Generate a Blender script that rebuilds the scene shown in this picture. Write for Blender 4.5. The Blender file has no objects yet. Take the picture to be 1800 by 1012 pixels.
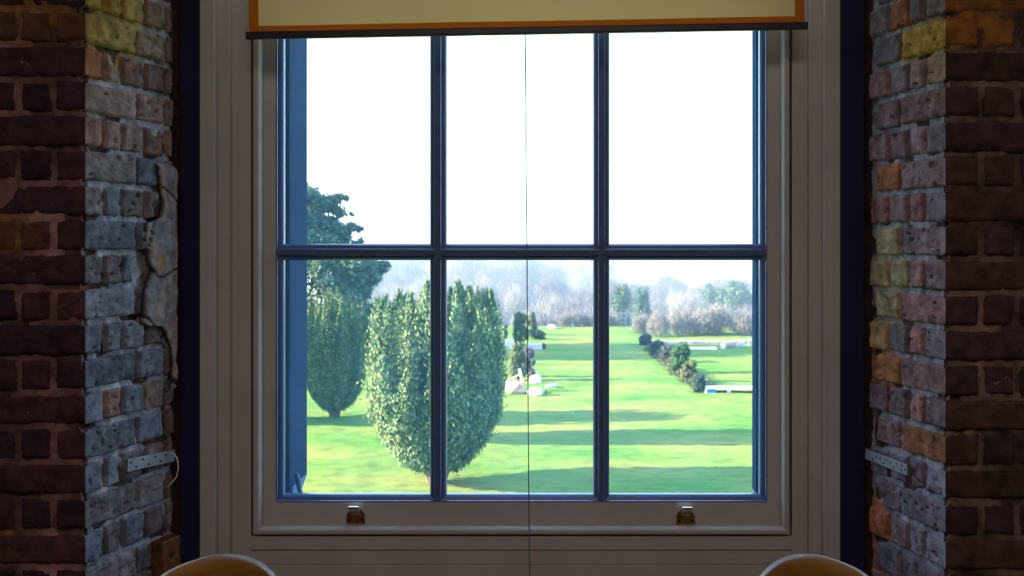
import bpy, bmesh, math, random
import numpy as np
from mathutils import Vector, Matrix, noise as mnoise

SC = bpy.context.scene
COL = SC.collection
# ------------------------------------------------------------------ camera, world, sun, room fill, exposure
CZ = 1.35                      # eye height above the floor
F = 1800.0                     # focal length in pixels of the 1800 px wide frame
VX, VY = 971.0, 430.0          # where the straight-ahead direction falls in the frame
cam_d = bpy.data.cameras.new('camera')
cam = bpy.data.objects.new('camera', cam_d); COL.objects.link(cam)
cam.location = (0, 0, CZ); cam.rotation_euler = (math.pi/2, 0, 0)
cam_d.sensor_width = 36; cam_d.lens = 36
cam_d.shift_x = -(VX-900)/1800; cam_d.shift_y = -(506-VY)/1800
cam_d.clip_start = 0.05; cam_d.clip_end = 3000
cam_d.dof.use_dof = True; cam_d.dof.focus_distance = 2.6; cam_d.dof.aperture_fstop = 9
SC.camera = cam

world = bpy.data.worlds.new('overcast_bright_sky'); SC.world = world; world.use_nodes = True
wn = world.node_tree.nodes['Background']
wn.inputs[0].default_value = (0.44, 0.66, 1.0, 1); wn.inputs[1].default_value = 4.8

sd = bpy.data.lights.new('sun', 'SUN'); sun = bpy.data.objects.new('sun', sd); COL.objects.link(sun)
sd.energy = 48; sd.color = (1.0, 0.81, 0.46); sd.angle = math.radians(0.6)
sun.rotation_euler = Vector((1, 0.03, -0.36)).to_track_quat('-Z', 'Y').to_euler()
sun.location = (-40, 10, 30)

def area(name, loc, target, sx, sy, power, color):
    d = bpy.data.lights.new(name, 'AREA'); d.shape = 'RECTANGLE'; d.size = sx; d.size_y = sy
    d.energy = power; d.color = color
    o = bpy.data.objects.new(name, d); COL.objects.link(o); o.location = loc
    o.rotation_euler = (Vector(target)-Vector(loc)).to_track_quat('-Z', 'Y').to_euler()
    return o
area('room_fill_light', (0, -0.6, 3.25), (0, -0.4, 0), 1.6, 1.0, 29, (1.0, 0.85, 0.80))  # unseen fill added to brighten the room

vs = SC.view_settings
vs.view_transform = 'Standard'; vs.look = 'None'; vs.exposure = 0.0; vs.gamma = 1.0; vs.use_curve_mapping = False

# ------------------------------------------------------------------ helpers
def X(px, D): return (px-VX)/F*D
def Z(py, D): return CZ-(py-VY)/F*D
EYE_ABOVE_LAWN = 5.4
GZ = CZ-EYE_ABOVE_LAWN
def GP(px, py):
    D = EYE_ABOVE_LAWN*F/(py-VY)
    return Vector((X(px, D), D, GZ))

def setp(o, label=None, cat=None, group=None, kind=None):
    if label: o['label'] = label
    if cat: o['category'] = cat
    if group: o['group'] = group
    if kind: o['kind'] = kind
    return o
def empty(name, loc=(0,0,0), rz=0.0):
    o = bpy.data.objects.new(name, None); COL.objects.link(o)
    o.location = loc; o.rotation_euler = (0, 0, rz); o.empty_display_size = 0.1
    return o
def link_mesh(name, me, mat=None, parent=None):
    o = bpy.data.objects.new(name, me); COL.objects.link(o)
    if mat is not None and not me.materials: me.materials.append(mat)
    if parent is not None: o.parent = parent
    return o
def copy_tree(o, parent=None):
    c = o.copy(); COL.objects.link(c); c.parent = parent
    for ch in list(o.children): copy_tree(ch, c)
    return c

class MB:
    """collects shapes of one part into one mesh"""
    def __init__(s): s.bm = bmesh.new()
    def box(s, x0, x1, y0, y1, z0, z1, bev=0.0):
        r = bmesh.ops.create_cube(s.bm, size=1.0)
        vsx = r['verts']
        for v in vsx:
            v.co = Vector((x0 if v.co.x < 0 else x1, y0 if v.co.y < 0 else y1, z0 if v.co.z < 0 else z1))
        if bev:
            es = set(e for v in vsx for e in v.link_edges)
            bmesh.ops.bevel(s.bm, geom=list(es), offset=bev, segments=2, affect='EDGES', profile=0.6)
        return s
    def prism(s, pts, z0, z1):
        a = [s.bm.verts.new((p[0], p[1], z0)) for p in pts]; b = [s.bm.verts.new((p[0], p[1], z1)) for p in pts]
        n = len(pts)
        s.bm.faces.new(a); s.bm.faces.new(b[::-1])
        for i in range(n): s.bm.faces.new((a[i], b[i], b[(i+1) % n], a[(i+1) % n]))
        bmesh.ops.recalc_face_normals(s.bm, faces=s.bm.faces)
        return s
    def tube(s, pts, rads, n=8, cap=True):
        pts = [Vector(p) for p in pts]
        if not hasattr(rads, '__len__'): rads = [rads]*len(pts)
        rings = []
        up = Vector((0.13, 0.21, 0.97))
        for i, p in enumerate(pts):
            t = (pts[min(i+1, len(pts)-1)]-pts[max(i-1, 0)]).normalized()
            a = t.cross(up)
            if a.length < 0.2: a = t.cross(Vector((1, 0, 0)))
            a.normalize(); b = t.cross(a)
            rings.append([s.bm.verts.new(p+(a*math.cos(2*math.pi*k/n)+b*math.sin(2*math.pi*k/n))*rads[i]) for k in range(n)])
        for r0, r1 in zip(rings, rings[1:]):
            for k in range(n): s.bm.faces.new((r0[k], r0[(k+1) % n], r1[(k+1) % n], r1[k]))
        if cap:
            s.bm.faces.new(rings[0][::-1]); s.bm.faces.new(rings[-1])
        return s
    def ring(s, x0, x1, z0, z1, prof):
        """a rectangular moulding: profile points (outset from the opening, y)"""
        rr = []
        for (o, y) in prof:
            rr.append([s.bm.verts.new(c) for c in ((x0-o, y, z0-o), (x1+o, y, z0-o), (x1+o, y, z1+o), (x0-o, y, z1+o))])
        for a, b in zip(rr, rr[1:]):
            for k in range(4): s.bm.faces.new((a[k], a[(k+1) % 4], b[(k+1) % 4], b[k]))
        return s
    def build(s, name, mat, parent=None, smooth=False, recalc=True):
        if recalc: bmesh.ops.recalc_face_normals(s.bm, faces=s.bm.faces)
        me = bpy.data.meshes.new(name); s.bm.to_mesh(me); s.bm.free()
        if smooth:
            for p in me.polygons: p.use_smooth = True
        return link_mesh(name, me, mat, parent)

def np_mesh(name, V, Fc, cols=None, smooth=False):
    """V (n,3), Fc (m,k) all faces with k corners"""
    V = np.asarray(V, dtype=np.float32); Fc = np.asarray(Fc, dtype=np.int32)
    me = bpy.data.meshes.new(name)
    m, k = Fc.shape
    me.vertices.add(len(V)); me.vertices.foreach_set('co', V.ravel())
    me.loops.add(m*k); me.loops.foreach_set('vertex_index', Fc.ravel())
    me.polygons.add(m); me.polygons.foreach_set('loop_start', np.arange(0, m*k, k, dtype=np.int32))
    try: me.polygons.foreach_set('loop_total', np.full(m, k, dtype=np.int32))
    except Exception: pass
    if smooth: me.polygons.foreach_set('use_smooth', np.ones(m, dtype=bool))
    me.update(calc_edges=True)
    if cols is not None:
        at = me.color_attributes.new('Col', 'FLOAT_COLOR', 'POINT')
        c4 = np.ones((len(V), 4), dtype=np.float32); c4[:, :3] = cols
        at.data.foreach_set('color', c4.ravel())
    return me

# ------------------------------------------------------------------ materials
def mat(name, color, rough=0.6, metal=0.0, var=0.0, vscale=8.0, bump=0.0, bscale=40.0, spec=0.5, attr=False, transl=0.0, stretch=None):
    m = bpy.data.materials.new(name); m.use_nodes = True
    nt = m.node_tree; N = nt.nodes; L = nt.links
    b = N['Principled BSDF']
    b.inputs['Roughness'].default_value = rough; b.inputs['Metallic'].default_value = metal
    b.inputs['Specular IOR Level'].default_value = spec
    tc = N.new('ShaderNodeTexCoord')
    src = tc.outputs['Object']
    if stretch:
        mp = N.new('ShaderNodeMapping'); mp.inputs['Scale'].default_value = stretch
        L.new(src, mp.inputs['Vector']); src = mp.outputs['Vector']
    out = None
    if attr:
        a = N.new('ShaderNodeAttribute'); a.attribute_name = 'Col'; out = a.outputs['Color']
    if var > 0:
        nz = N.new('ShaderNodeTexNoise'); nz.inputs['Scale'].default_value = vscale; nz.inputs['Detail'].default_value = 6
        L.new(src, nz.inputs['Vector'])
        mr = N.new('ShaderNodeMapRange'); mr.inputs[1].default_value = 0.3; mr.inputs[2].default_value = 0.7
        mr.inputs[3].default_value = 1-var; mr.inputs[4].default_value = 1+var
        L.new(nz.outputs['Fac'], mr.inputs[0])
        mx = N.new('ShaderNodeMix'); mx.data_type = 'RGBA'; mx.blend_type = 'MULTIPLY'; mx.inputs[0].default_value = 1
        if out: L.new(out, mx.inputs[6])
        else: mx.inputs[6].default_value = (*color, 1)
        L.new(mr.outputs[0], mx.inputs[7]); out = mx.outputs[2]
    if out: L.new(out, b.inputs['Base Color'])
    else: b.inputs['Base Color'].default_value = (*color, 1)
    if bump > 0:
        n2 = N.new('ShaderNodeTexNoise'); n2.inputs['Scale'].default_value = bscale; n2.inputs['Detail'].default_value = 8
        n2.inputs['Roughness'].default_value = 0.65
        L.new(src, n2.inputs['Vector'])
        bp = N.new('ShaderNodeBump'); bp.inputs['Strength'].default_value = 1.0; bp.inputs['Distance'].default_value = bump
        L.new(n2.outputs['Fac'], bp.inputs['Height']); L.new(bp.outputs[0], b.inputs['Normal'])
    if transl > 0:
        tr = N.new('ShaderNodeBsdfTranslucent'); ms = N.new('ShaderNodeMixShader'); ms.inputs[0].default_value = transl
        if out: L.new(out, tr.inputs[0])
        else: tr.inputs[0].default_value = (*color, 1)
        L.new(b.outputs[0], ms.inputs[1]); L.new(tr.outputs[0], ms.inputs[2])
        L.new(ms.outputs[0], N['Material Output'].inputs[0])
    return m

M = {}
M['brick'] = mat('old_brick', (0.2, 0.1, 0.08), rough=0.85, attr=True, var=0.42, vscale=38, bump=0.004, bscale=120, spec=0.35)
M['paint'] = mat('aged_cream_gloss_paint', (0.56, 0.52, 0.48), rough=0.2, var=0.07, vscale=5, bump=0.0002, bscale=60)
M['bar_glare_blue'] = mat('gloss_paint_glare_blue', (0.10, 0.16, 0.33), rough=0.24, var=0.05, vscale=5)  # blue window glare put into the colour of bars and mouldings
M['recess_shade'] = mat('navy_recess_shade', (0.012, 0.012, 0.07), rough=0.8, var=0.3, vscale=6)  # shade of the recess beside the frame, put into the colour
M['plaster'] = mat('old_plaster', (0.5, 0.46, 0.42), rough=0.9, var=0.15, vscale=9, bump=0.002, bscale=60)
M['ceiling'] = mat('white_ceiling_paint', (0.6, 0.58, 0.55), rough=0.9)
M['floor'] = mat('dark_floorboards', (0.16, 0.1, 0.06), rough=0.5, var=0.3, vscale=3, stretch=(9, 1, 1))
M['brass'] = mat('worn_brass', (0.36, 0.23, 0.09), rough=0.38, metal=1.0, var=0.4, vscale=60, bump=0.0006, bscale=90)
M['rust'] = mat('rusty_brown_metal', (0.30, 0.12, 0.05), rough=0.42, metal=0.8, var=0.4, vscale=60, bump=0.0006, bscale=90)
M['hook_glint'] = mat('pale_metal_hook_glint', (0.85, 0.82, 0.78), rough=0.3, metal=1.0)  # paler than the plates, so the colour gives the hook its highlight
M['steel'] = mat('galvanised_steel', (0.25, 0.23, 0.28), rough=0.5, metal=0.55, var=0.2, vscale=30)
M['dark'] = mat('black_hole', (0.008, 0.008, 0.01), rough=0.9)
M['white_plastic'] = mat('white_plastic', (0.8, 0.78, 0.75), rough=0.3)
M['veil_blue_wood'] = mat('timber_veil_blue', (0.001, 0.018, 0.075), spec=0.1, rough=0.9, var=0.35, vscale=22, bump=0.001, bscale=70)  # board colour carries the blue veil of the glass
M['blue_light'] = mat('pale_blue_sill', (0.02, 0.08, 0.2), rough=0.6, var=0.2, vscale=10)
M['cord'] = mat('blind_cord', (0.12, 0.14, 0.2), rough=0.6)

def fabric(name, front, back, scale, transl):
    m = bpy.data.materials.new(name); m.use_nodes = True
    N = m.node_tree.nodes; L = m.node_tree.links
    b = N['Principled BSDF']; b.inputs['Roughness'].default_value = 0.9
    tc = N.new('ShaderNodeTexCoord')
    w1 = N.new('ShaderNodeTexWave'); w1.inputs['Scale'].default_value = scale; w1.inputs['Distortion'].default_value = 1.5; w1.inputs['Detail'].default_value = 2
    w2 = N.new('ShaderNodeTexWave'); w2.bands_direction = 'Z'; w2.inputs['Scale'].default_value = scale; w2.inputs['Distortion'].default_value = 1.5
    L.new(tc.outputs['Object'], w1.inputs['Vector']); L.new(tc.outputs['Object'], w2.inputs['Vector'])
    mx = N.new('ShaderNodeMath'); mx.operation = 'ADD'; L.new(w1.outputs['Fac'], mx.inputs[0]); L.new(w2.outputs['Fac'], mx.inputs[1])
    mr = N.new('ShaderNodeMapRange'); mr.inputs[2].default_value = 2; mr.inputs[3].default_value = 0.86; mr.inputs[4].default_value = 1.06
    L.new(mx.outputs[0], mr.inputs[0])
    def mul(c):
        q = N.new('ShaderNodeMix'); q.data_type = 'RGBA'; q.blend_type = 'MULTIPLY'; q.inputs[0].default_value = 1
        q.inputs[6].default_value = (*c, 1); L.new(mr.outputs[0], q.inputs[7]); return q.outputs[2]
    L.new(mul(front), b.inputs['Base Color'])
    tr = N.new('ShaderNodeBsdfTranslucent'); L.new(mul(back), tr.inputs[0])
    ms = N.new('ShaderNodeMixShader'); ms.inputs[0].default_value = transl
    L.new(b.outputs[0], ms.inputs[1]); L.new(tr.outputs[0], ms.inputs[2]); L.new(ms.outputs[0], N['Material Output'].inputs[0])
    return m
M['blind'] = fabric('cream_blind_cloth', (0.66, 0.57, 0.44), (0.60, 0.33, 0.11), 260, 0.5)
M['hem'] = fabric('ochre_blind_hem', (0.55, 0.20, 0.03), (0.36, 0.06, 0.001), 260, 0.42)
M['bar'] = mat('dark_blind_bar', (0.035, 0.022, 0.035), rough=0.35)

def glass_mat():
    m = bpy.data.materials.new('dusty_glare_veil_glass'); m.use_nodes = True
    N = m.node_tree.nodes; L = m.node_tree.links
    N.remove(N['Principled BSDF'])
    tr = N.new('ShaderNodeBsdfTransparent'); tr.inputs[0].default_value = (0.97, 0.99, 1.0, 1)
    gl = N.new('ShaderNodeBsdfGlossy'); gl.inputs['Roughness'].default_value = 0.02
    du = N.new('ShaderNodeBsdfTranslucent'); du.inputs[0].default_value = (0.25, 0.75, 1.0, 1)  # blue veil added over the darks to stand for glare
    m1 = N.new('ShaderNodeMixShader'); fr = N.new('ShaderNodeFresnel'); fr.inputs[0].default_value = 1.3
    geo = N.new('ShaderNodeNewGeometry'); inv = N.new('ShaderNodeMath'); inv.operation = 'SUBTRACT'; inv.inputs[0].default_value = 1
    L.new(geo.outputs['Backfacing'], inv.inputs[1]); fm = N.new('ShaderNodeMath'); fm.operation = 'MULTIPLY'
    L.new(fr.outputs[0], fm.inputs[0]); L.new(inv.outputs[0], fm.inputs[1]); L.new(fm.outputs[0], m1.inputs[0]); L.new(tr.outputs[0], m1.inputs[1]); L.new(gl.outputs[0], m1.inputs[2])
    m2 = N.new('ShaderNodeMixShader')
    tc = N.new('ShaderNodeTexCoord')
    vo = N.new('ShaderNodeTexVoronoi'); vo.inputs['Scale'].default_value = 34; vo.inputs['Randomness'].default_value = 1
    L.new(tc.outputs['Object'], vo.inputs['Vector'])
    nz = N.new('ShaderNodeTexNoise'); nz.inputs['Scale'].default_value = 3.0; nz.inputs['Detail'].default_value = 3
    L.new(tc.outputs['Object'], nz.inputs['Vector'])
    lt = N.new('ShaderNodeMath'); lt.operation = 'LESS_THAN'
    th = N.new('ShaderNodeMapRange'); th.inputs[1].default_value = 0.42; th.inputs[2].default_value = 0.75; th.inputs[3].default_value = 0.0; th.inputs[4].default_value = 0.085
    L.new(nz.outputs['Fac'], th.inputs[0]); L.new(vo.outputs['Distance'], lt.inputs[0]); L.new(th.outputs[0], lt.inputs[1])
    n2 = N.new('ShaderNodeMapRange'); n2.inputs[1].default_value = 0.3; n2.inputs[2].default_value = 0.7; n2.inputs[3].default_value = 0.016; n2.inputs[4].default_value = 0.034
    L.new(nz.outputs['Fac'], n2.inputs[0])
    ad = N.new('ShaderNodeMath'); ad.operation = 'MULTIPLY_ADD'; ad.inputs[1].default_value = 0.45
    L.new(lt.outputs[0], ad.inputs[0]); L.new(n2.outputs[0], ad.inputs[2])
    L.new(ad.outputs[0], m2.inputs[0]); L.new(m1.outputs[0], m2.inputs[1]); L.new(du.outputs[0], m2.inputs[2])
    L.new(m2.outputs[0], N['Material Output'].inputs[0])
    return m
M['glass'] = glass_mat()

# ------------------------------------------------------------------ room shell and brick piers
YF, YJ = 2.25, 2.55            # room face of the piers, far end of the splayed jambs
LC, LJ = X(150, YF), X(306, YJ)
RC, RJ = X(1662, YF), X(1527, YJ)
ROW0, PITCH = Z(76, YF), 61.4/F*YF
def gap_noise(u, z):
    return max(0.0, min(1.0, (mnoise.noise(Vector((u*16, z*13, 77)))-0.24)*7))
def brick_skin(lst, origin, udir, ndir, length, rows_z, joints_fn, tint, res, seed, deep=0.011, z0=0.0, z1=3.4):
    """bricks over a face: origin at the corner, u runs along the face, n points out of the wall"""
    O = Vector(origin); U = Vector(udir).normalized(); Nn = Vector(ndir).normalized()
    rnd = random.Random(seed)
    V, Fs, C = lst
    def grid(u0, u1, za, zb, res, hfun, col_fn):
        nu = max(2, int((u1-u0)/res)+1); nz_ = max(2, int((zb-za)/res)+1)
        base = len(V)
        for j in range(nz_+1):
            z = za+(zb-za)*j/nz_
            for i in range(nu+1):
                u = u0+(u1-u0)*i/nu
                du, h, dz = hfun(u, z, i/nu, j/nz_)
                p = O+U*(u+du)+Nn*h; V.append((p.x, p.y, z+dz)); C.append(col_fn(u, z, i/nu, j/nz_))
        for j in range(nz_):
            for i in range(nu):
                a = base+j*(nu+1)+i; Fs.append((a, a+1, a+nu+2, a+nu+1))
    # mortar bed
    def mh(u, z, a, b):
        n = mnoise.fractal(Vector((u*60+seed, z*60, 3)), 0.9, 2.1, 4)
        g = gap_noise(u, z)
        return 0, -deep*0.75+n*0.0045-0.012*g, 0
    grid(-0.0, length, z0, z1, res*1.1 if length < 0.5 else res*2, mh, lambda u, z, a, b: mixc(tint('mortar', u, z, rnd), (0.02, 0.014, 0.012), gap_noise(u, z)*0.9))
    for k in range(-30, 40):
        zt = rows_z-k*PITCH; zb = zt-PITCH
        if zt > z1 or zb < z0-0.02: continue
        js = joints_fn(k)
        js = [j for j in js if j < length]+[length]
        u_prev = 0.0
        for j in js:
            m_ = 0.0048
            corner = u_prev == 0; u0 = u_prev+(0 if corner else m_); u1 = j-m_ if j < length else j
            u_prev = j
            if u1-u0 < 0.02: continue
            off = rnd.uniform(-0.003, 0.003); tilt = rnd.uniform(-0.012, 0.012); col = tint('brick', (u0+u1)/2, (zt+zb)/2, rnd)
            zo = rnd.uniform(-0.0015, 0.0015)
            sd_ = rnd.uniform(0, 99)
            a0, b0 = u0, zb+m_; a1, b1 = u1, zt-m_
            w, h_ = a1-a0, b1-b0
            chip = rnd.random() < 0.25
            def hf(u, z, a, b, a0=a0, b0=b0, w=w, h_=h_, off=off, tilt=tilt, sd_=sd_, chip=chip, corner=corner):
                du_e = (1-a)*w if corner else min(a*w, (1-a)*w); dz_e = min(b*h_, (1-b)*h_)
                e = min(du_e, dz_e)
                edge_n = mnoise.noise(Vector((u*45, z*45, sd_)))*0.004
                rr = 0.006+edge_n
                fall = 0 if e > rr else -(1-max(e, 0)/max(rr, 1e-4))**2*0.013
                n = mnoise.fractal(Vector((u*35, z*35, sd_)), 0.8, 2.0, 5)*0.0028
                pit = mnoise.noise(Vector((u*70, z*120, sd_+7)))
                if pit > 0.36: n -= (pit-0.36)*0.02
                if chip:
                    cpt = mnoise.noise(Vector((u*14, z*14, sd_+3)))
                    if cpt > 0.2: n -= (cpt-0.2)*0.03
                if corner:
                    q = min(1, a*w/0.022); n *= q; off = off*q; tilt = tilt*q
                return (0 if corner and a == 0 else mnoise.noise(Vector((z*30, sd_, 1)))*0.002, off+tilt*(u-a0-w/2)+n*1.25+fall, mnoise.noise(Vector((u*22, sd_, 5)))*0.0018)
            def cf(u, z, a, b, col=col, sd_=sd_):
                n = mnoise.fractal(Vector((u*25, z*25, sd_)), 0.9, 2, 3)
                return (col[0]*(1+0.3*n), col[1]*(1+0.3*n), col[2]*(1+0.3*n))
            grid(a0, a1, b0+zo, b1+zo, res, hf, cf)

def jt(first, step):
    out = []; u = 0
    for f in first: out.append(f)
    u = out[-1]
    while u < 6: u += step; out.append(u)
    return out
def px_l(u, z): return z
OCH = (0.5, 0.33, 0.04)
def mixc(a, b, t): return tuple(a[i]*(1-t)+b[i]*t for i in range(3))
def blend_spots(c, u, z, spots):  # blends ragged warm colour spots into brick and mortar
    for (su, sz, ru, rz, colr, amt) in spots:
        d = ((u-su)/ru)**2+((z-sz)/rz)**2
        d += 0.5*mnoise.noise(Vector((u*14, z*14, su*9)))
        if d < 1: c = mixc(c, colr, amt*min(1, (1-d)*2.5))
    return c
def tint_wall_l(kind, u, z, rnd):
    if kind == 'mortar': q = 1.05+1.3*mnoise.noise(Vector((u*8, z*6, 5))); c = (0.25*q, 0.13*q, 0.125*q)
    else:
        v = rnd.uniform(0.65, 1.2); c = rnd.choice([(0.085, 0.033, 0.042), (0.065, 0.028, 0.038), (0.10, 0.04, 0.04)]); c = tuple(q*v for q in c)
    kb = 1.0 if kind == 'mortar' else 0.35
    return blend_spots(c, u, z, [(0.13, Z(38, 2.25), 0.14, 0.062, (0.33, 0.15, 0.03), 0.75*kb), (0.18, Z(405, 2.25), 0.075, 0.055, (0.30, 0.14, 0.035), 0.8*kb), (0.20, Z(960, 2.25), 0.05, 0.05, (0.4, 0.17, 0.03), 0.9*kb)])
def tint_wall_r(kind, u, z, rnd):
    if kind == 'mortar': q = 1+1.3*mnoise.noise(Vector((u*8, z*6, 15))); c = (0.19*q, 0.12*q, 0.09*q)
    else:
        v = rnd.uniform(0.7, 1.2); c = rnd.choice([(0.105, 0.055, 0.042), (0.09, 0.045, 0.036), (0.085, 0.042, 0.045)]); c = tuple(q*v for q in c)
    return blend_spots(c, u, z, [(0.05, Z(30, 2.25), 0.09, 0.08, (0.42, 0.17, 0.025), 0.85)])
def tint_jamb_l(kind, u, z, rnd):  # paler, cooler than the wall face: skylight put into the brick colour
    if kind == 'mortar': q = 1+0.5*mnoise.noise(Vector((u*20, z*20, 6))); c = (0.44*q, 0.45*q, 0.50*q)
    else:
        v = rnd.uniform(0.5, 0.88)
        if z > 1.55: c = rnd.choice([(0.46, 0.32, 0.29), (0.42, 0.24, 0.20), (0.38, 0.33, 0.34)])
        else: c = rnd.choice([(0.32, 0.34, 0.40), (0.27, 0.29, 0.36), (0.35, 0.31, 0.32), (0.25, 0.28, 0.35)])
        if rnd.random() < 0.07: c = (0.42, 0.24, 0.19)
        if u > 0.24: c = mixc(c, (0.38, 0.25, 0.19), 0.6)
        c = tuple(q*v for q in c)
    return blend_spots(c, u, z, [(0.04, 1.86, 0.20, 0.12, OCH, 0.75), (0.02, 1.75, 0.03, 0.05, (0.5, 0.15, 0.03), 0.7)])
def tint_jamb_r(kind, u, z, rnd):  # paler than the wall face, window light put into the colour
    if kind == 'mortar': q = 1+0.5*mnoise.noise(Vector((u*20, z*20, 16))); c = (0.38*q, 0.39*q, 0.43*q)
    else:
        v = rnd.uniform(0.5, 0.88)
        c = rnd.choice([(0.44, 0.25, 0.25), (0.40, 0.25, 0.27), (0.47, 0.22, 0.21), (0.36, 0.28, 0.31)])
        if rnd.random() < 0.10: c = (0.6, 0.22, 0.10)
        if z < 0.85: c = mixc(c, (0.33, 0.31, 0.38), 0.6)
        c = tuple(q*v for q in c)
    return blend_spots(c, u, z, [(0.06, 1.83, 0.16, 0.06, OCH, 0.6), (0.10, 1.78, 0.12, 0.05, OCH, 0.6), (0.24, Z(500, 2.45), 0.085, 0.15, (0.55, 0.46, 0.20), 0.6),
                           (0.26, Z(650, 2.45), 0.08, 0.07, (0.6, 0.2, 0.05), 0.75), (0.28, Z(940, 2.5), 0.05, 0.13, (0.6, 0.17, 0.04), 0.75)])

def wall_mesh(side):
    lst = ([], [], [])
    JL = math.hypot(LJ-LC, YJ-YF)
    if side == 'left':
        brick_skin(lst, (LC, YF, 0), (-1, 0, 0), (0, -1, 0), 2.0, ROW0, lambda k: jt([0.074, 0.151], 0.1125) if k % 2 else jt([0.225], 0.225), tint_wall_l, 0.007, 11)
        jd = Vector((LJ-LC, YJ-YF, 0)); n = Vector((jd.y, -jd.x, 0))
        brick_skin(lst, (LC, YF, 0), jd, n, JL+0.0, ROW0, lambda k: [0.56*JL, 0.9*JL] if k % 2 else [0.2*JL, 0.39*JL, 0.65*JL, 0.9*JL], tint_jamb_l, 0.004, 23, deep=0.014)
        prism = [(-4.2, 2.263), (LC-0.012, 2.263), (LJ-0.014, 2.555), (LJ-0.014, 2.68), (X(503, 2.67)-0.03, 2.70), (X(503, 2.67)-0.03, 2.88), (-4.2, 2.88)]
    else:
        jd = Vector((RJ-RC, YJ-YF, 0)); n = Vector((-jd.y, jd.x, 0)); JL = jd.length
        r0 = ROW0-0.012
        brick_skin(lst, (RC, YF, 0), (1, 0, 0), (0, -1, 0), 2.0, r0, lambda k: jt([0.081, 0.161], 0.1125) if k % 2 else jt([0.225], 0.225), tint_wall_r, 0.007, 31)
        brick_skin(lst, (RC, YF, 0), jd, n, JL, r0, lambda k: [0.57*JL, 0.92*JL] if k % 2 else [0.26*JL, 0.46*JL, 0.72*JL], tint_jamb_r, 0.004, 47, deep=0.014)
        prism = [(4.2, 2.263), (RC+0.012, 2.263), (RJ+0.014, 2.555), (RJ+0.014, 2.68), (X(1333, 2.67)+0.03, 2.70), (X(1333, 2.67)+0.03, 2.88), (4.2, 2.88)]
    V, Fs, C = lst
    me = np_mesh('wall_'+side, V, Fs, np.array(C), smooth=True)
    bm = bmesh.new(); bm.from_mesh(me)
    cl = bm.verts.layers.float_color.get('Col')
    a = [bm.verts.new((p[0], p[1], 0)) for p in prism]; b = [bm.verts.new((p[0], p[1], 3.4)) for p in prism]
    for v in a+b: v[cl] = (0.12, 0.07, 0.06, 1)
    nn = len(prism); bm.faces.new(a); bm.faces.new(b[::-1])
    for i in range(nn): bm.faces.new((a[i], b[i], b[(i+1) % nn], a[(i+1) % nn]))
    bm.to_mesh(me); bm.free()
    o = link_mesh('wall_'+side, me, M['brick']); o['kind'] = 'structure'
    return o
wall_l = wall_mesh('left'); wall_r = wall_mesh('right')

def struct(o): o['kind'] = 'structure'; return o
WT, WB = 3.12, 0.62
struct(MB().box(LJ-0.02, RJ+0.02, 2.60, 2.88, WT+0.02, 3.4).box(LJ-0.02, RJ+0.02, 2.70, 2.88, 0, Z(905, 2.7)).build('wall_front', M['plaster']))
struct(MB().box(-4.2, 4.2, -3.3, 2.9, -0.1, 0).build('floor', M['floor']))
struct(MB().box(-4.2, 4.2, -3.3, 2.9, 3.4, 3.5).build('ceiling', M['ceiling']))
struct(MB().box(-4.3, -3.0, -3.3, 2.26, 0, 3.4).build('wall_west', M['plaster']))
struct(MB().box(3.0, 4.3, -3.3, 2.26, 0, 3.4).build('wall_east', M['plaster']))
struct(MB().box(-3.0, 3.0, -3.3, -3.0, 0, 3.4).build('wall_south', M['plaster']))
struct(MB().box(LJ-0.01, X(352, 2.6)+0.01, 2.62, 2.66, 0, 3.4).build('shade_strip_1', M['recess_shade']))  # strips close the gap, their dark colour stands for its shade
struct(MB().box(X(1476, 2.6)-0.01, RJ+0.01, 2.62, 2.66, 0, 3.4).build('shade_strip_2', M['recess_shade']))

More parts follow.
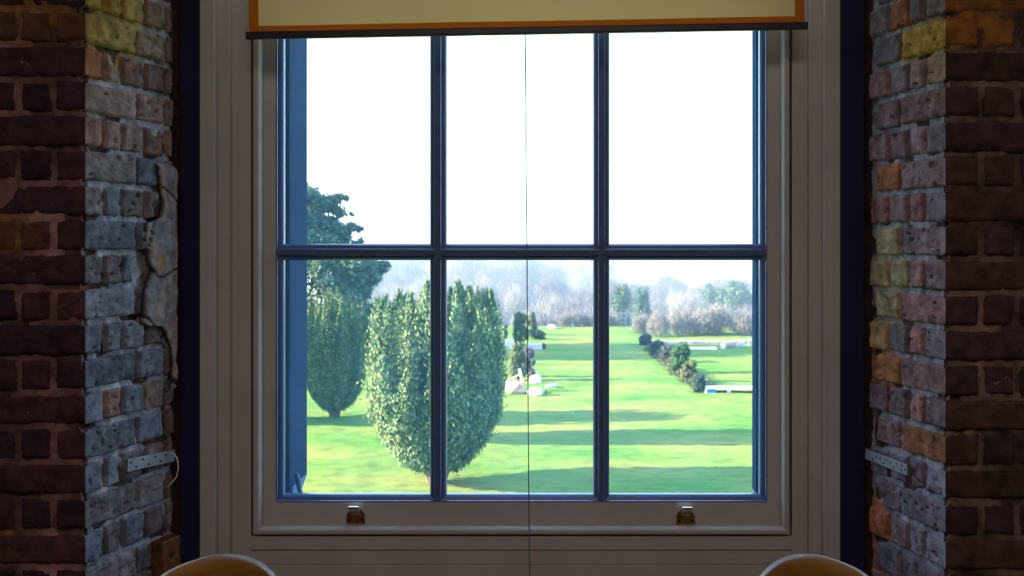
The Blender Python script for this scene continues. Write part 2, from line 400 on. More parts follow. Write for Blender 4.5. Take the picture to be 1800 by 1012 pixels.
# plaster remnant with its crack on the left jamb
def plaster_patch():
    jd = Vector((LJ-LC, YJ-YF, 0)); JL = jd.length; U = jd.normalized(); Nn = Vector((U.y, -U.x, 0))
    def pt(px, py):
        t = (px-151)/155.0; D = YF+t*(YJ-YF)
        return t*JL, Z(py, D)
    left = [(268, 285), (272, 320), (276, 350), (272, 382), (246, 392), (245, 425), (250, 462), (256, 478), (247, 495), (243, 520), (240, 555), (238, 568), (252, 574), (270, 570), (284, 585), (293, 610), (296, 640), (292, 690)]
    V, Fs, C = [], [], []
    nz_, nu = 150, 22
    zs_top = pt(*left[0])[1]; zs_bot = pt(*left[-1])[1]
    pts = [pt(*q) for q in left]
    for j in range(nz_+1):
        z = zs_top+(zs_bot-zs_top)*j/nz_
        # left edge at this height
        ul = pts[0][0]
        for a, b in zip(pts, pts[1:]):
            if a[1] >= z >= b[1]:
                f = (a[1]-z)/max(1e-6, a[1]-b[1]); ul = a[0]+(b[0]-a[0])*f; break
        else: ul = pts[-1][0] if z < pts[-1][1] else pts[0][0]
        ul += mnoise.noise(Vector((z*60, 2, 9)))*0.004
        ur = JL-0.002
        for i in range(nu+1):
            s = i/nu; cw = 0.0045+0.003*mnoise.noise(Vector((z*25, 1, 1))); u = ul if i == 0 else ul+cw+(ur-ul-cw)*(i-1)/(nu-1)
            h = 0.011+mnoise.fractal(Vector((u*22, z*22, 4)), 0.8, 2, 5)*0.005
            if i == 0: h = 0.004
            if i == 1: h = 0.003
            if j < 4 or j > nz_-4: h = min(h, -0.004+0.004*min(j, nz_-j))
            cr = abs(mnoise.noise(Vector((u*9, z*7, 33))))
            if cr < 0.022: h -= 0.006
            p = Vector((LC, YF, 0))+U*u+Nn*h; V.append((p.x, p.y, z))
            n = mnoise.noise(Vector((u*16, z*12, 8)))
            c = mixc((0.42, 0.32, 0.26), (0.27, 0.27, 0.30), 0.45+n)
            if cr < 0.022: c = (0.05, 0.03, 0.03)
            d = ((u-pt(272, 460)[0])/0.02)**2+((z-pt(272, 460)[1])/0.03)**2
            if d < 1: c = mixc(c, (0.62, 0.33, 0.12), 0.8*(1-d))
            if i <= 1: c = (0.012, 0.008, 0.008)
            C.append(c)
    for j in range(nz_):
        for i in range(nu):
            a = j*(nu+1)+i; Fs.append((a, a+1, a+nu+2, a+nu+1))
    o = link_mesh('plaster_patch', np_mesh('plaster_patch', V, Fs, np.array(C), smooth=True), M['brick'], wall_l)
    o['label'] = 'cracked smooth plaster remnant over the bricks'
plaster_patch()

# ------------------------------------------------------------------ window_1
win = struct(empty('window_1', (0, 0, 0)))
DG, DS = 2.665, 2.640
gx = [(X(500.5, DG), X(756.5, DG)), (X(785.5, DG), X(1042.5, DG)), (X(1071, DG), X(1334, DG))]
gz = [(Z(867, DG), Z(457, DG)), (Z(428.5, DG), Z(18, DG))]
MO = 0.0165
prof = [(0, DG+0.001), (0, DG-0.004), (0.0015, DG-0.009), (0.005, DG-0.0135), (0.010, DG-0.0165), (0.0125, DG-0.0175), (0.0125, DG-0.0215), (0.0135, DS+0.0006), (MO, DS)]
SX0, SX1 = X(452, DS), X(1380, DS)
def sash(name, gx, gzs, z0, z1, dy):
    f = MB()
    # stiles and rails
    f.box(SX0, gx[0][0]-MO, DS+dy, DS+0.042+dy, z0, z1)
    f.box(gx[-1][1]+MO, SX1, DS+dy, DS+0.042+dy, z0, z1)
    f.box(gx[0][0]-MO, gx[-1][1]+MO, DS+dy, DS+0.042+dy, z0, gzs[0][0]-MO)
    f.box(gx[0][0]-MO, gx[-1][1]+MO, DS+dy, DS+0.042+dy, gzs[-1][1]+MO, z1)
    s = f.build(name, M['paint'], win)
    for a, b in zip(gx, gx[1:]):
        m = MB().box(a[1]+MO, b[0]-MO, DS+dy, DS+0.042+dy, gzs[0][0]-MO, gzs[-1][1]+MO)
        m.build('glazing_bar', M['bar_glare_blue'], s)
    for a, b in zip(gzs, gzs[1:]):
        m = MB()
        for (x0, x1) in gx: m.box(x0-MO, x1+MO, DS+dy, DS+0.042+dy, a[1]+MO, b[0]-MO)
        m.build('glazing_bar', M['bar_glare_blue'], s)
    md = MB()
    for (x0, x1) in gx:
        for (a, b) in gzs:
            md.ring(x0, x1, a, b, [(o, y+dy) for o, y in prof])
            md.ring(x0, x1, a, b, [(0, DG+0.001+dy), (0, DG+0.006+dy), (0.012, DG+0.016+dy)])
    md.build('moulding', M['bar_glare_blue'], s, recalc=False)
    for (x0, x1) in gx:
        for (a, b) in gzs:
            g = MB().box(x0-0.002, x1+0.002, DG+0.001+dy, DG+0.004+dy, a-0.002, b+0.002).build('glass_pane', M['glass'], s)
    return s
sash('lower_sash', gx, gz, Z(935, DS), gz[1][1]+0.045, 0)
H = gz[0][1]-gz[0][0]
u0 = gz[1][1]+0.045; 
gz2 = [(u0-0.0, u0+0.5), (u0+0.04, u0+0.04)]
gz2 = [(u0+0.0, u0+0.50), (u0+0.54, u0+1.04)]
sash('upper_sash', gx, gz2, u0-0.045, u0+1.09, 0.046)
TOP = u0+1.08

# staff bead (rounded) around the lower sash
b = MB()
DB = 2.608
bx0, bx1, bz0, bz1 = X(457, DB), X(1376, DB), Z(927, DB), TOP
pr = [(0, DS+0.004), (0.0, DB+0.012), (0.0015, DB+0.006), (0.005, DB+0.0015), (0.009, DB), (0.0165, DB+0.001), (0.0185, DB+0.004), (0.0185, 2.632)]
b.ring(bx0, bx1, bz0, bz1, pr)
b.build('staff_bead', M['paint'], win, recalc=False, smooth=False)
# frame faces
fr = MB()
DF = 2.62
fx = X(441, DF)
fr.box(X(402, DF), X(441, DF), DF, 2.70, 0, TOP+0.03, 0.0015)
fr.box(X(1392, DF), X(1424, DF), DF, 2.70, 0, TOP+0.03, 0.0015)
fr.box(X(402, DF), X(1424, DF), DF, 2.70, TOP+0.015, TOP+0.10, 0.0015)
fr.box(X(441, DF)-0.001, X(1392, DF)+0.001, DF+0.001, 2.70, Z(966, DF), Z(942, DF), 0.001)
fr.box(X(441, DF)-0.001, X(1392, DF)+0.001, DF+0.007, 2.70, Z(974, DF), Z(964, DF))
fr.box(X(441, DF)-0.001, X(1392, DF)+0.001, DF+0.001, 2.70, Z(991.5, DF), Z(970.5, DF), 0.001)
fr.box(X(441, DF)-0.001, X(1392, DF)+0.001, DF+0.003, 2.70, 0.02, Z(990.5, DF), 0.0005)
fr.box(fx, X(1392, DF), 2.645, 2.70, Z(960, DF), Z(936, DF))
fr.build('frame_box', M['paint'], win)
ar = MB()
D1, D2 = 2.600, 2.574
ar.box(X(376, D1), X(404, D1), D1, 2.70, 0, TOP+0.1, 0.004)
ar.box(X(350, D2), X(378, D2), D2, 2.70, 0, TOP+0.12, 0.005)
ar.box(X(1422, D1), X(1450, D1), D1, 2.70, 0, TOP+0.1, 0.004)
ar.box(X(1448, D2), X(1478, D2), D2, 2.70, 0, TOP+0.12, 0.005)
ar.box(X(350, D2), X(1478, D2), D2, 2.70, TOP+0.06, TOP+0.14, 0.003)
ar.build('architrave', M['paint'], win)
# outer side of the window: sloping sill and lining boards, blue glass veil put into their colour
ex = MB()
xl = X(503, DG)
ex.box(xl-0.05, xl, 2.70, 2.733, Z(872, DG), TOP)
ex.box(xl-0.05, xl-0.0035, 2.735, 2.905, Z(832, 2.9), TOP)
xr = X(1333.5, DG)
ex.box(xr, xr+0.05, 2.70, 2.75, Z(872, DG), TOP)
ex.build('outer_lining', M['veil_blue_wood'], win)
sl = MB()
sl.prism([(xl-0.1, 2.709), (xr+0.1, 2.709), (xr+0.1, 2.93), (xl-0.1, 2.93)], Z(912, 2.9), Z(879, 2.72))
for v in sl.bm.verts:
    if v.co.y > 2.9 and v.co.z > Z(900, 2.9): v.co.z = Z(890, 2.93)
sl.build('sill', M['blue_light'], win)
# ------------------------------------------------------------------ small block and curved stay outside at the sill corner
hb = empty('shutter_stop', (xl+0.02, 2.80, Z(882, 2.72)))
m = MB()
zt_, zb_ = Z(832, 2.9)-hb.location.z, Z(880, 2.75)-hb.location.z
yz = [(-0.064, zt_), (0.10, zt_), (0.015, zb_), (-0.064, zb_)]
va = [m.bm.verts.new((-0.07, y, z)) for y, z in yz]; vb = [m.bm.verts.new((-0.0215, y, z)) for y, z in yz]
m.bm.faces.new(va); m.bm.faces.new(vb[::-1])
for i in range(4): m.bm.faces.new((va[i], va[(i+1) % 4], vb[(i+1) % 4], vb[i]))
m.build('block', M['blue_light'], hb)
MB().tube([(-0.018, -0.052, 0.068), (-0.012, -0.054, 0.066), (-0.008, -0.056, 0.05), (-0.005, -0.058, 0.03), (0.003, -0.06, 0.012), (0.008, -0.06, 0.0)], [0.003, 0.006, 0.007, 0.006, 0.005, 0.004]).build('stay', M['blue_light'], hb, smooth=True)
setp(hb, 'small blue block with a curved metal stay outside the lower left corner of the glass', 'shutter stop')

# ------------------------------------------------------------------ sash lifts
def sash_lift(px, py, m_, label):
    r = empty('sash_lift', (X(px, DS), DS, Z(py, DS)))
    p = MB()
    pts = [(-0.0235, -0.018), (0.0235, -0.018), (0.0235, 0.004), (0.017, 0.013), (0.011, 0.020), (-0.011, 0.020), (-0.017, 0.013), (-0.0235, 0.004)]
    bm = p.bm
    a = [bm.verts.new((x, -0.0028, z)) for x, z in pts]; b2 = [bm.verts.new((x, 0.0, z)) for x, z in pts]
    bm.faces.new(a); n = len(pts)
    for i in range(n): bm.faces.new((a[i], a[(i+1) % n], b2[(i+1) % n], b2[i]))
    p.build('plate', m_, r)
    hk = MB(); bm = hk.bm
    pf = [(0.001, -0.004), (-0.004, 0.006), (-0.012, 0.013), (-0.022, 0.018), (-0.030, 0.025), (-0.033, 0.032), (-0.030, 0.0335), (-0.026, 0.0275), (-0.018, 0.0215), (-0.008, 0.0185), (0.001, 0.012)]
    w = 0.0125
    L1 = [bm.verts.new((-w*(1+0.0*i), y, z)) for i, (y, z) in enumerate(pf)]; L2 = [bm.verts.new((w, y, z)) for y, z in pf]
    bm.faces.new(L1); bm.faces.new(L2[::-1])
    for i in range(len(pf)): bm.faces.new((L1[i], L1[(i+1) % len(pf)], L2[(i+1) % len(pf)], L2[i]))
    h_ = hk.build('hook', M['hook_glint'], r); h_['label'] = 'finger hook, its highlight put in as pale metal'
    for sx in (-0.0165, 0.0165):
        MB().tube([(sx, 0.0, -0.009), (sx, -0.0042, -0.009)], 0.0032, 10).build('screw', M['dark'], r)
    setp(r, label, 'sash lift', 'sash lifts on the bottom rail')
sash_lift(625.5, 907, M['rust'], 'reddish brown metal sash lift on the bottom rail under the yew trees')
sash_lift(1205, 908, M['brass'], 'olive brass sash lift with two screws on the bottom rail under the open lawn')

# ------------------------------------------------------------------ roller blind (hangs slightly askew) and its cord
DBL = 2.50
bl = empty('roller_blind', (X(926, DBL), DBL, Z(52, DBL)))
bl.rotation_euler = (0, -math.atan2(17.5, 988), 0)
hw = (X(1420, DBL)-X(432, DBL))/2
kk = DBL/F
def sheet(x0, x1, z0, z1, y, amp=0.002):
    bm = bmesh.new(); nx, nz_ = 60, 30; g = []
    for j in range(nz_+1):
        row = []
        for i in range(nx+1):
            x = x0+(x1-x0)*i/nx; z = z0+(z1-z0)*j/nz_
            row.append(bm.verts.new((x, y+amp*math.sin(x*9+z*2), z)))
        g.append(row)
    for j in range(nz_):
        for i in range(nx): bm.faces.new((g[j][i], g[j][i+1], g[j+1][i+1], g[j+1][i]))
    m = MB(); m.bm.free(); m.bm = bm
    return m
BT = 3.10-bl.location.z
fw = hw-5.5*kk
sheet(-fw+17*kk, fw-17*kk, 15*kk, BT, 0).build('cloth', M['blind'], bl, smooth=True, recalc=False)
h1 = sheet(-fw, -fw+17*kk, 15*kk, BT, 0); h1.build('side_hem', M['hem'], bl, smooth=True, recalc=False)
h1 = sheet(fw-17*kk, fw, 15*kk, BT, 0); h1.build('side_hem', M['hem'], bl, smooth=True, recalc=False)
sheet(-fw, fw, 4*kk, 15*kk, 0).build('bottom_hem', M['hem'], bl, smooth=True, recalc=False)
MB().box(-hw, hw, -0.006, 0.008, -8.5*kk, 4.5*kk, 0.003).build('bottom_bar', M['bar'], bl)
MB().tube([(-hw, 0.02, BT), (hw, 0.02, BT)], 0.022, 16).build('roller', M['steel'], bl, smooth=True)
setp(bl, 'cream roller blind with orange hems and a dark bottom bar across the window top', 'roller blind')
cd = empty('blind_cord', (X(923, 2.515), 2.515, Z(52, 2.515)))
dx = X(931, 2.515)-X(923, 2.515); dz = Z(1040, 2.515)-Z(52, 2.515)
MB().tube([(dx*t, 0, dz*t) for t in [i/10 for i in range(11)]], 0.0012, 6).build('cord', M['cord'], cd)
MB().tube([(dx, 0, dz), (dx, 0, dz-0.008), (dx, 0, dz-0.03), (dx, 0, dz-0.036)], [0.002, 0.006, 0.008, 0.004], 12).build('toggle', M['white_plastic'], cd, smooth=True)
setp(cd, 'thin pull cord hanging from the blind down the middle of the window', 'blind cord')

# ------------------------------------------------------------------ metal straps on the jambs
def jamb_frame(side):
    if side == 'l':
        O = Vector((LC, YF, 0)); J = Vector((LJ-LC, YJ-YF, 0)); n = Vector((J.y, -J.x, 0)).normalized()
    else:
        O = Vector((RC, YF, 0)); J = Vector((RJ-RC, YJ-YF, 0)); n = Vector((-J.y, J.x, 0)).normalized()
    return O, J, J.normalized(), n
def jpt(side, px, py, h=0.0):
    O, J, U, n = jamb_frame(side)
    t = (px-151)/155.0 if side == 'l' else (1662-px)/135.0
    p = O+J*t+n*h; return Vector((p.x, p.y, Z(py, p.y)))
def strap(side, a, b_, width, label, holes, hr=0.0028):
    pa, pb = jpt(side, *a, 0.012), jpt(side, *b_, 0.012)
    O, J, U, n = jamb_frame(side)
    e = (pb-pa); L_ = e.length; e.normalize(); w = n.cross(e).normalized()
    if w.z < 0: w = -w
    r = empty('metal_strap', pa)
    R = Matrix((e, n, w)).transposed().to_4x4(); 
    r.matrix_world = Matrix.Translation(pa) @ R
    MB().box(0, L_, -0.006, 0.0025, -width/2, width/2, 0.0008).build('plate', M['steel'], r)
    for (u, v) in holes:
        MB().tube([(u*L_, 0.0, v*width), (u*L_, 0.0032, v*width)], hr, 10).build('screw_hole', M['dark'], r)
    setp(r, label, 'metal strap', 'perforated metal straps on the brick jambs')
hl = [(0.06, 0.22), (0.17, -0.25), (0.30, 0.25), (0.43, -0.25), (0.56, 0.25), (0.68, -0.22), (0.80, 0.2)]
strap('l', (211, 818), (298, 800), 0.029, 'perforated grey metal strap screwed to the left brick jamb', hl)
hr_ = [(0.04, 0), (0.11, 0.25), (0.13, -0.2), (0.24, 0.22), (0.30, -0.2), (0.37, 0.1), (0.47, 0.2), (0.53, -0.2), (0.62, 0.1), (0.72, 0.1), (0.8, -0.2)]
strap('r', (1608, 826), (1530, 797), 0.026, 'perforated grey metal strap screwed to the right brick jamb', hr_, 0.0024)
pa = jpt('l', 286, 796, 0.02)
ct = MB()
pp = [jpt('l', 282, 800, 0.012), jpt('l', 286, 796, 0.028), jpt('l', 289, 806, 0.034), jpt('l', 291, 822, 0.034), jpt('l', 290, 838, 0.03), jpt('l', 286, 850, 0.02), jpt('l', 284, 856, 0.012)]
ct.tube(pp, [0.0013, 0.0016, 0.0018, 0.0018, 0.0018, 0.0016, 0.0012], 8)
setp(ct.build('wire_hook', M['white_plastic'], smooth=True), 'white curved wire hook looped over the end of the left metal strap', 'hook')
# bracket low on the left jamb
pa = jpt('l', 262, 985, 0.012); O, J, U, n = jamb_frame('l')
br = empty('wall_bracket', pa); br.matrix_world = Matrix.Translation(pa) @ Matrix((U, n, Vector((0, 0, 1)))).transposed().to_4x4()
MB().box(0, 0.07, -0.012, 0.02, -0.035, 0.045, 0.002).build('plate', M['rust'], br)
MB().tube([(0.035, 0.018, 0.006), (0.035, 0.0215, 0.006)], 0.007, 12).build('bolt_hole', M['dark'], br)
setp(br, 'rusty metal bracket plate with one bolt hole low on the left brick jamb', 'bracket')

# ------------------------------------------------------------------ chairs
M['ply'] = mat('amber_plywood', (0.26, 0.12, 0.02), rough=0.25, var=0.25, vscale=6, stretch=(1, 1, 8))
M['ply_edge'] = mat('pale_plywood_edge', (0.8, 0.82, 0.72), rough=0.22, var=0.1, vscale=30)
M['chrome'] = mat('chair_leg_steel', (0.55, 0.55, 0.57), rough=0.25, metal=1.0)
def chair(name, loc, rz, label):
    """faces +x; origin on the floor below the backrest"""
    r = empty(name, (loc[0], loc[1], 0), rz)
    def shell(nm, fn, nu, nv, thick):
        bm = bmesh.new(); A = []; B = []
        for j in range(nv+1):
            ra, rb = [], []
            for i in range(nu+1):
                p = fn(i/nu*2-1, j/nv); 
                e = 1e-3
                pu = fn(min(1, i/nu*2-1+e), j/nv)-fn(max(-1, i/nu*2-1-e), j/nv); pv = fn(i/nu*2-1, min(1, j/nv+e))-fn(i/nu*2-1, max(0, j/nv-e))
                nn = pu.cross(pv)
                nn = nn.normalized() if nn.length > 1e-9 else Vector((1, 0, 0))
                ra.append(bm.verts.new(p+nn*thick/2)); rb.append(bm.verts.new(p-nn*thick/2))
            A.append(ra); B.append(rb)
        for j in range(nv):
            for i in range(nu):
                bm.faces.new((A[j][i], A[j][i+1], A[j+1][i+1], A[j+1][i])).material_index = 0
                bm.faces.new((B[j][i+1], B[j][i], B[j+1][i], B[j+1][i+1])).material_index = 0
        def side(a, b):
            for k in range(len(a)-1):
                try: bm.faces.new((a[k], a[k+1], b[k+1], b[k])).material_index = 1
                except ValueError: pass
        side(A[0], B[0]); side(A[-1], B[-1]); side([q[0] for q in A], [q[0] for q in B]); side([q[-1] for q in A], [q[-1] for q in B])
        bmesh.ops.recalc_face_normals(bm, faces=bm.faces)
        me = bpy.data.meshes.new(nm); bm.to_mesh(me); bm.free()
        me.materials.append(M['ply']); me.materials.append(M['ply_edge'])
        for p in me.polygons: p.use_smooth = (p.material_index == 0)
        return link_mesh(nm, me, None, r)
    W = 0.19
    def back(u, v):
        # rounded outline: lower neck, wide middle, rounded shoulders
        uu = math.sin(u*math.pi/2)
        top = 0.84-0.235*(1-(max(0.0, 1-abs(uu)**2.6))**(1/2.6))
        w = W*uu; z0 = 0.47
        narrow = 1-0.22*(1-v)**2
        z = z0+(top-z0)*v
        return Vector((0.035*(uu*uu)*0.9-0.07*(v)-0.0, w*narrow, z))
    shell('backrest', back, 40, 16, 0.011)
    def seat(u, v):
        uu = math.sin(u*math.pi/2); d = 0.40*v
        w = (0.145+0.05*math.sin(min(1, v*1.3)*math.pi/2))
        rnd_ = (max(0, 1-max(0, (v-0.7)/0.3*abs(uu))**2.2))**0.5
        return Vector((0.02+d*(0.75+0.25*rnd_), w*uu, 0.445+0.02*uu*uu-0.012*math.sin(v*math.pi)+0.025*(1-v)**6))
    shell('seat', seat, 24, 16, 0.011)
    for sy in (-1, 1):
        MB().tube([(0.14, sy*0.10, 0.43), (0.02, sy*0.16, 0.25), (-0.06, sy*0.20, 0.0)], 0.008, 10).build('leg', M['chrome'], r, smooth=True)
        MB().tube([(0.26, sy*0.10, 0.43), (0.36, sy*0.17, 0.25), (0.41, sy*0.20, 0.0)], 0.008, 10).build('leg', M['chrome'], r, smooth=True)
    MB().box(0.12, 0.28, -0.11, 0.11, 0.423, 0.435, 0.003).build('seat_mount', M['dark'], r)
    MB().tube([(-0.0, 0, 0.56), (0.0, 0, 0.47), (0.03, 0, 0.436), (0.10, 0, 0.428)], [0.012, 0.014, 0.014, 0.012], 10).build('back_brace', M['chrome'], r, smooth=True)
    setp(r, label, 'chair', 'plywood chairs by the window')
    return r
thL = math.atan2(-0.5, 0.86)
def place_chair(px_far, side, label):
    # the far upper corner of the backrest stands at px_far
    far = Vector((X(px_far, 1.80), 1.80))
    th = thL if side < 0 else math.pi-thL
    f = Vector((math.cos(th), math.sin(th)))              # facing
    lat = Vector((-f.y, f.x)); 
    if lat.y < 0: lat = -lat
    c = far-lat*0.19
    c = c+f*0.03
    return chair('chair', (c.x, c.y), th, label)
place_chair(523, -1, 'amber plywood chair with a rounded pale-edged back, below the left side of the window')
place_chair(1300, 1, 'amber plywood chair with a rounded pale-edged back, below the right side of the window')

# ================================================================== OUTSIDE
def lawn_h(x, y):
    return GZ+0.035*mnoise.noise(Vector((x*0.5, y*0.5, 0)))+0.03*mnoise.fractal(Vector((x*1.6, y*2.6, 4)), 0.9, 2, 4)
def grass_mat():
    m = bpy.data.materials.new('sunlit_meadow_grass'); m.use_nodes = True
    N = m.node_tree.nodes; L = m.node_tree.links; b = N['Principled BSDF']
    b.inputs['Roughness'].default_value = 0.9; b.inputs['Specular IOR Level'].default_value = 0.1
    tc = N.new('ShaderNodeTexCoord'); mp = N.new('ShaderNodeMapping'); mp.inputs['Scale'].default_value = (0.55, 1.0, 1)
    L.new(tc.outputs['Object'], mp.inputs[0])
    n1 = N.new('ShaderNodeTexNoise'); n1.inputs['Scale'].default_value = 0.45; n1.inputs['Detail'].default_value = 4; L.new(mp.outputs[0], n1.inputs[0])
    n2 = N.new('ShaderNodeTexNoise'); n2.inputs['Scale'].default_value = 3.2; n2.inputs['Detail'].default_value = 9; n2.inputs['Roughness'].default_value = 0.7; L.new(mp.outputs[0], n2.inputs[0])
    r1 = N.new('ShaderNodeValToRGB'); e = r1.color_ramp.elements
    e[0].position = 0.36; e[0].color = (0.05, 0.135, 0.022, 1); e[1].position = 0.66; e[1].color = (0.135, 0.16, 0.04, 1)
    k = e.new(0.5); k.color = (0.09, 0.15, 0.032, 1)
    L.new(n1.outputs['Fac'], r1.inputs[0])
    mr = N.new('ShaderNodeMapRange'); mr.inputs[1].default_value = 0.3; mr.inputs[2].default_value = 0.68; mr.inputs[3].default_value = 0.62; mr.inputs[4].default_value = 1.3
    L.new(n2.outputs['Fac'], mr.inputs[0])
    mx = N.new('ShaderNodeMix'); mx.data_type = 'RGBA'; mx.blend_type = 'MULTIPLY'; mx.inputs[0].default_value = 1
    L.new(r1.outputs[0], mx.inputs[6]); L.new(mr.outputs[0], mx.inputs[7]); L.new(mx.outputs[2], b.inputs['Base Color'])
    bp = N.new('ShaderNodeBump'); bp.inputs['Distance'].default_value = 0.07; bp.inputs['Strength'].default_value = 1.0; L.new(n2.outputs['Fac'], bp.inputs['Height']); L.new(bp.outputs[0], b.inputs['Normal'])
    return m
M['grass'] = grass_mat()
def grid_ground(name, xs, ys, hf, material):
    nx, ny = len(xs), len(ys)
    V = [(x, y, hf(x, y)) for y in ys for x in xs]
    idx = np.arange(nx*ny).reshape(ny, nx)
    Fc = np.stack([idx[:-1, :-1].ravel(), idx[:-1, 1:].ravel(), idx[1:, 1:].ravel(), idx[1:, :-1].ravel()], axis=1)
    o = link_mesh(name, np_mesh(name, V, Fc, smooth=True), material); o['kind'] = 'structure'
    return o
xs = np.concatenate([np.arange(-60, -14, 2.0), np.arange(-14, 14, 0.11), np.arange(14, 60, 2.0)])
ys = np.concatenate([np.arange(2.9, 18, 1.0), np.arange(18, 40, 0.11), np.arange(40, 68.0, 0.2)])
grid_ground('lawn', xs, ys, lawn_h, M['grass'])
M['field'] = mat('winter_field', (0.16, 0.22, 0.10), rough=1.0, var=0.25, vscale=0.03, spec=0)
def valley_h(x, y):
    t = min(1, max(0, (y-67.8)/26.0)); base = GZ-0.05-9.5*t*t*(3-2*t)
    if y > 330: base += (y-330)*0.032*(1-min(1, max(0, (x+40)/700)))*1.0
    return base+1.2*mnoise.noise(Vector((x*0.012, y*0.012, 2)))*min(1, t)
grid_ground('valley_ground', np.arange(-420, 421, 14.0), np.concatenate([np.arange(67.8, 100, 1.5), np.arange(100, 1100, 16.0)]), valley_h, M['field'])

# haze lying over the valley
hz = MB().box(-420, 420, 45, 1000, -40, 45).build('valley_haze', None)
hm = bpy.data.materials.new('thin_blue_haze'); hm.use_nodes = True
hn = hm.node_tree.nodes; hn.remove(hn['Principled BSDF'])
vsn = hn.new('ShaderNodeVolumeScatter'); vsn.inputs['Color'].default_value = (0.5, 0.72, 1.0, 1); vsn.inputs['Density'].default_value = 0.0016; vsn.inputs['Anisotropy'].default_value = 0.1
hm.node_tree.links.new(vsn.outputs[0], hn['Material Output'].inputs['Volume'])
hz.data.materials.append(hm); setp(hz, 'thin pale blue haze lying over the wooded valley', 'haze', None, 'stuff')

# ---- foliage
def leaf_mesh(name, P, Dv, size, cols, aspect=0.38, rng=None, nrm=None):
    n = len(P)
    Dv = Dv/np.maximum(np.linalg.norm(Dv, axis=1, keepdims=True), 1e-6)
    R = rng.normal(size=(n, 3)) if nrm is None else nrm+rng.normal(size=(n, 3))*0.28; S = np.cross(Dv, R); S /= np.maximum(np.linalg.norm(S, axis=1, keepdims=True), 1e-6)
    sz = size*(0.6+0.8*rng.random((n, 1)))
    a = P-Dv*sz*0.5; c = P+Dv*sz*0.5; bL = P+S*sz*aspect*0.5; bR = P-S*sz*aspect*0.5
    V = np.stack([a, bL, c, bR], axis=1).reshape(-1, 3)
    Fc = np.arange(4*n).reshape(n, 4)
    return np_mesh(name, V, Fc, np.repeat(cols, 4, axis=0))
M['yew'] = mat('yew_needles', (0.05, 0.12, 0.05), rough=0.7, attr=True, spec=0.2, transl=0.08)
M['bark'] = mat('brown_bark', (0.12, 0.08, 0.06), rough=0.95, var=0.3, vscale=12)
YP = [(0, 0.12), (0.05, 0.22), (0.10, 0.38), (0.16, 0.57), (0.24, 0.75), (0.36, 0.91), (0.52, 1.0), (0.75, 1.02), (0.88, 0.99), (0.95, 0.93), (1.0, 0.82)]
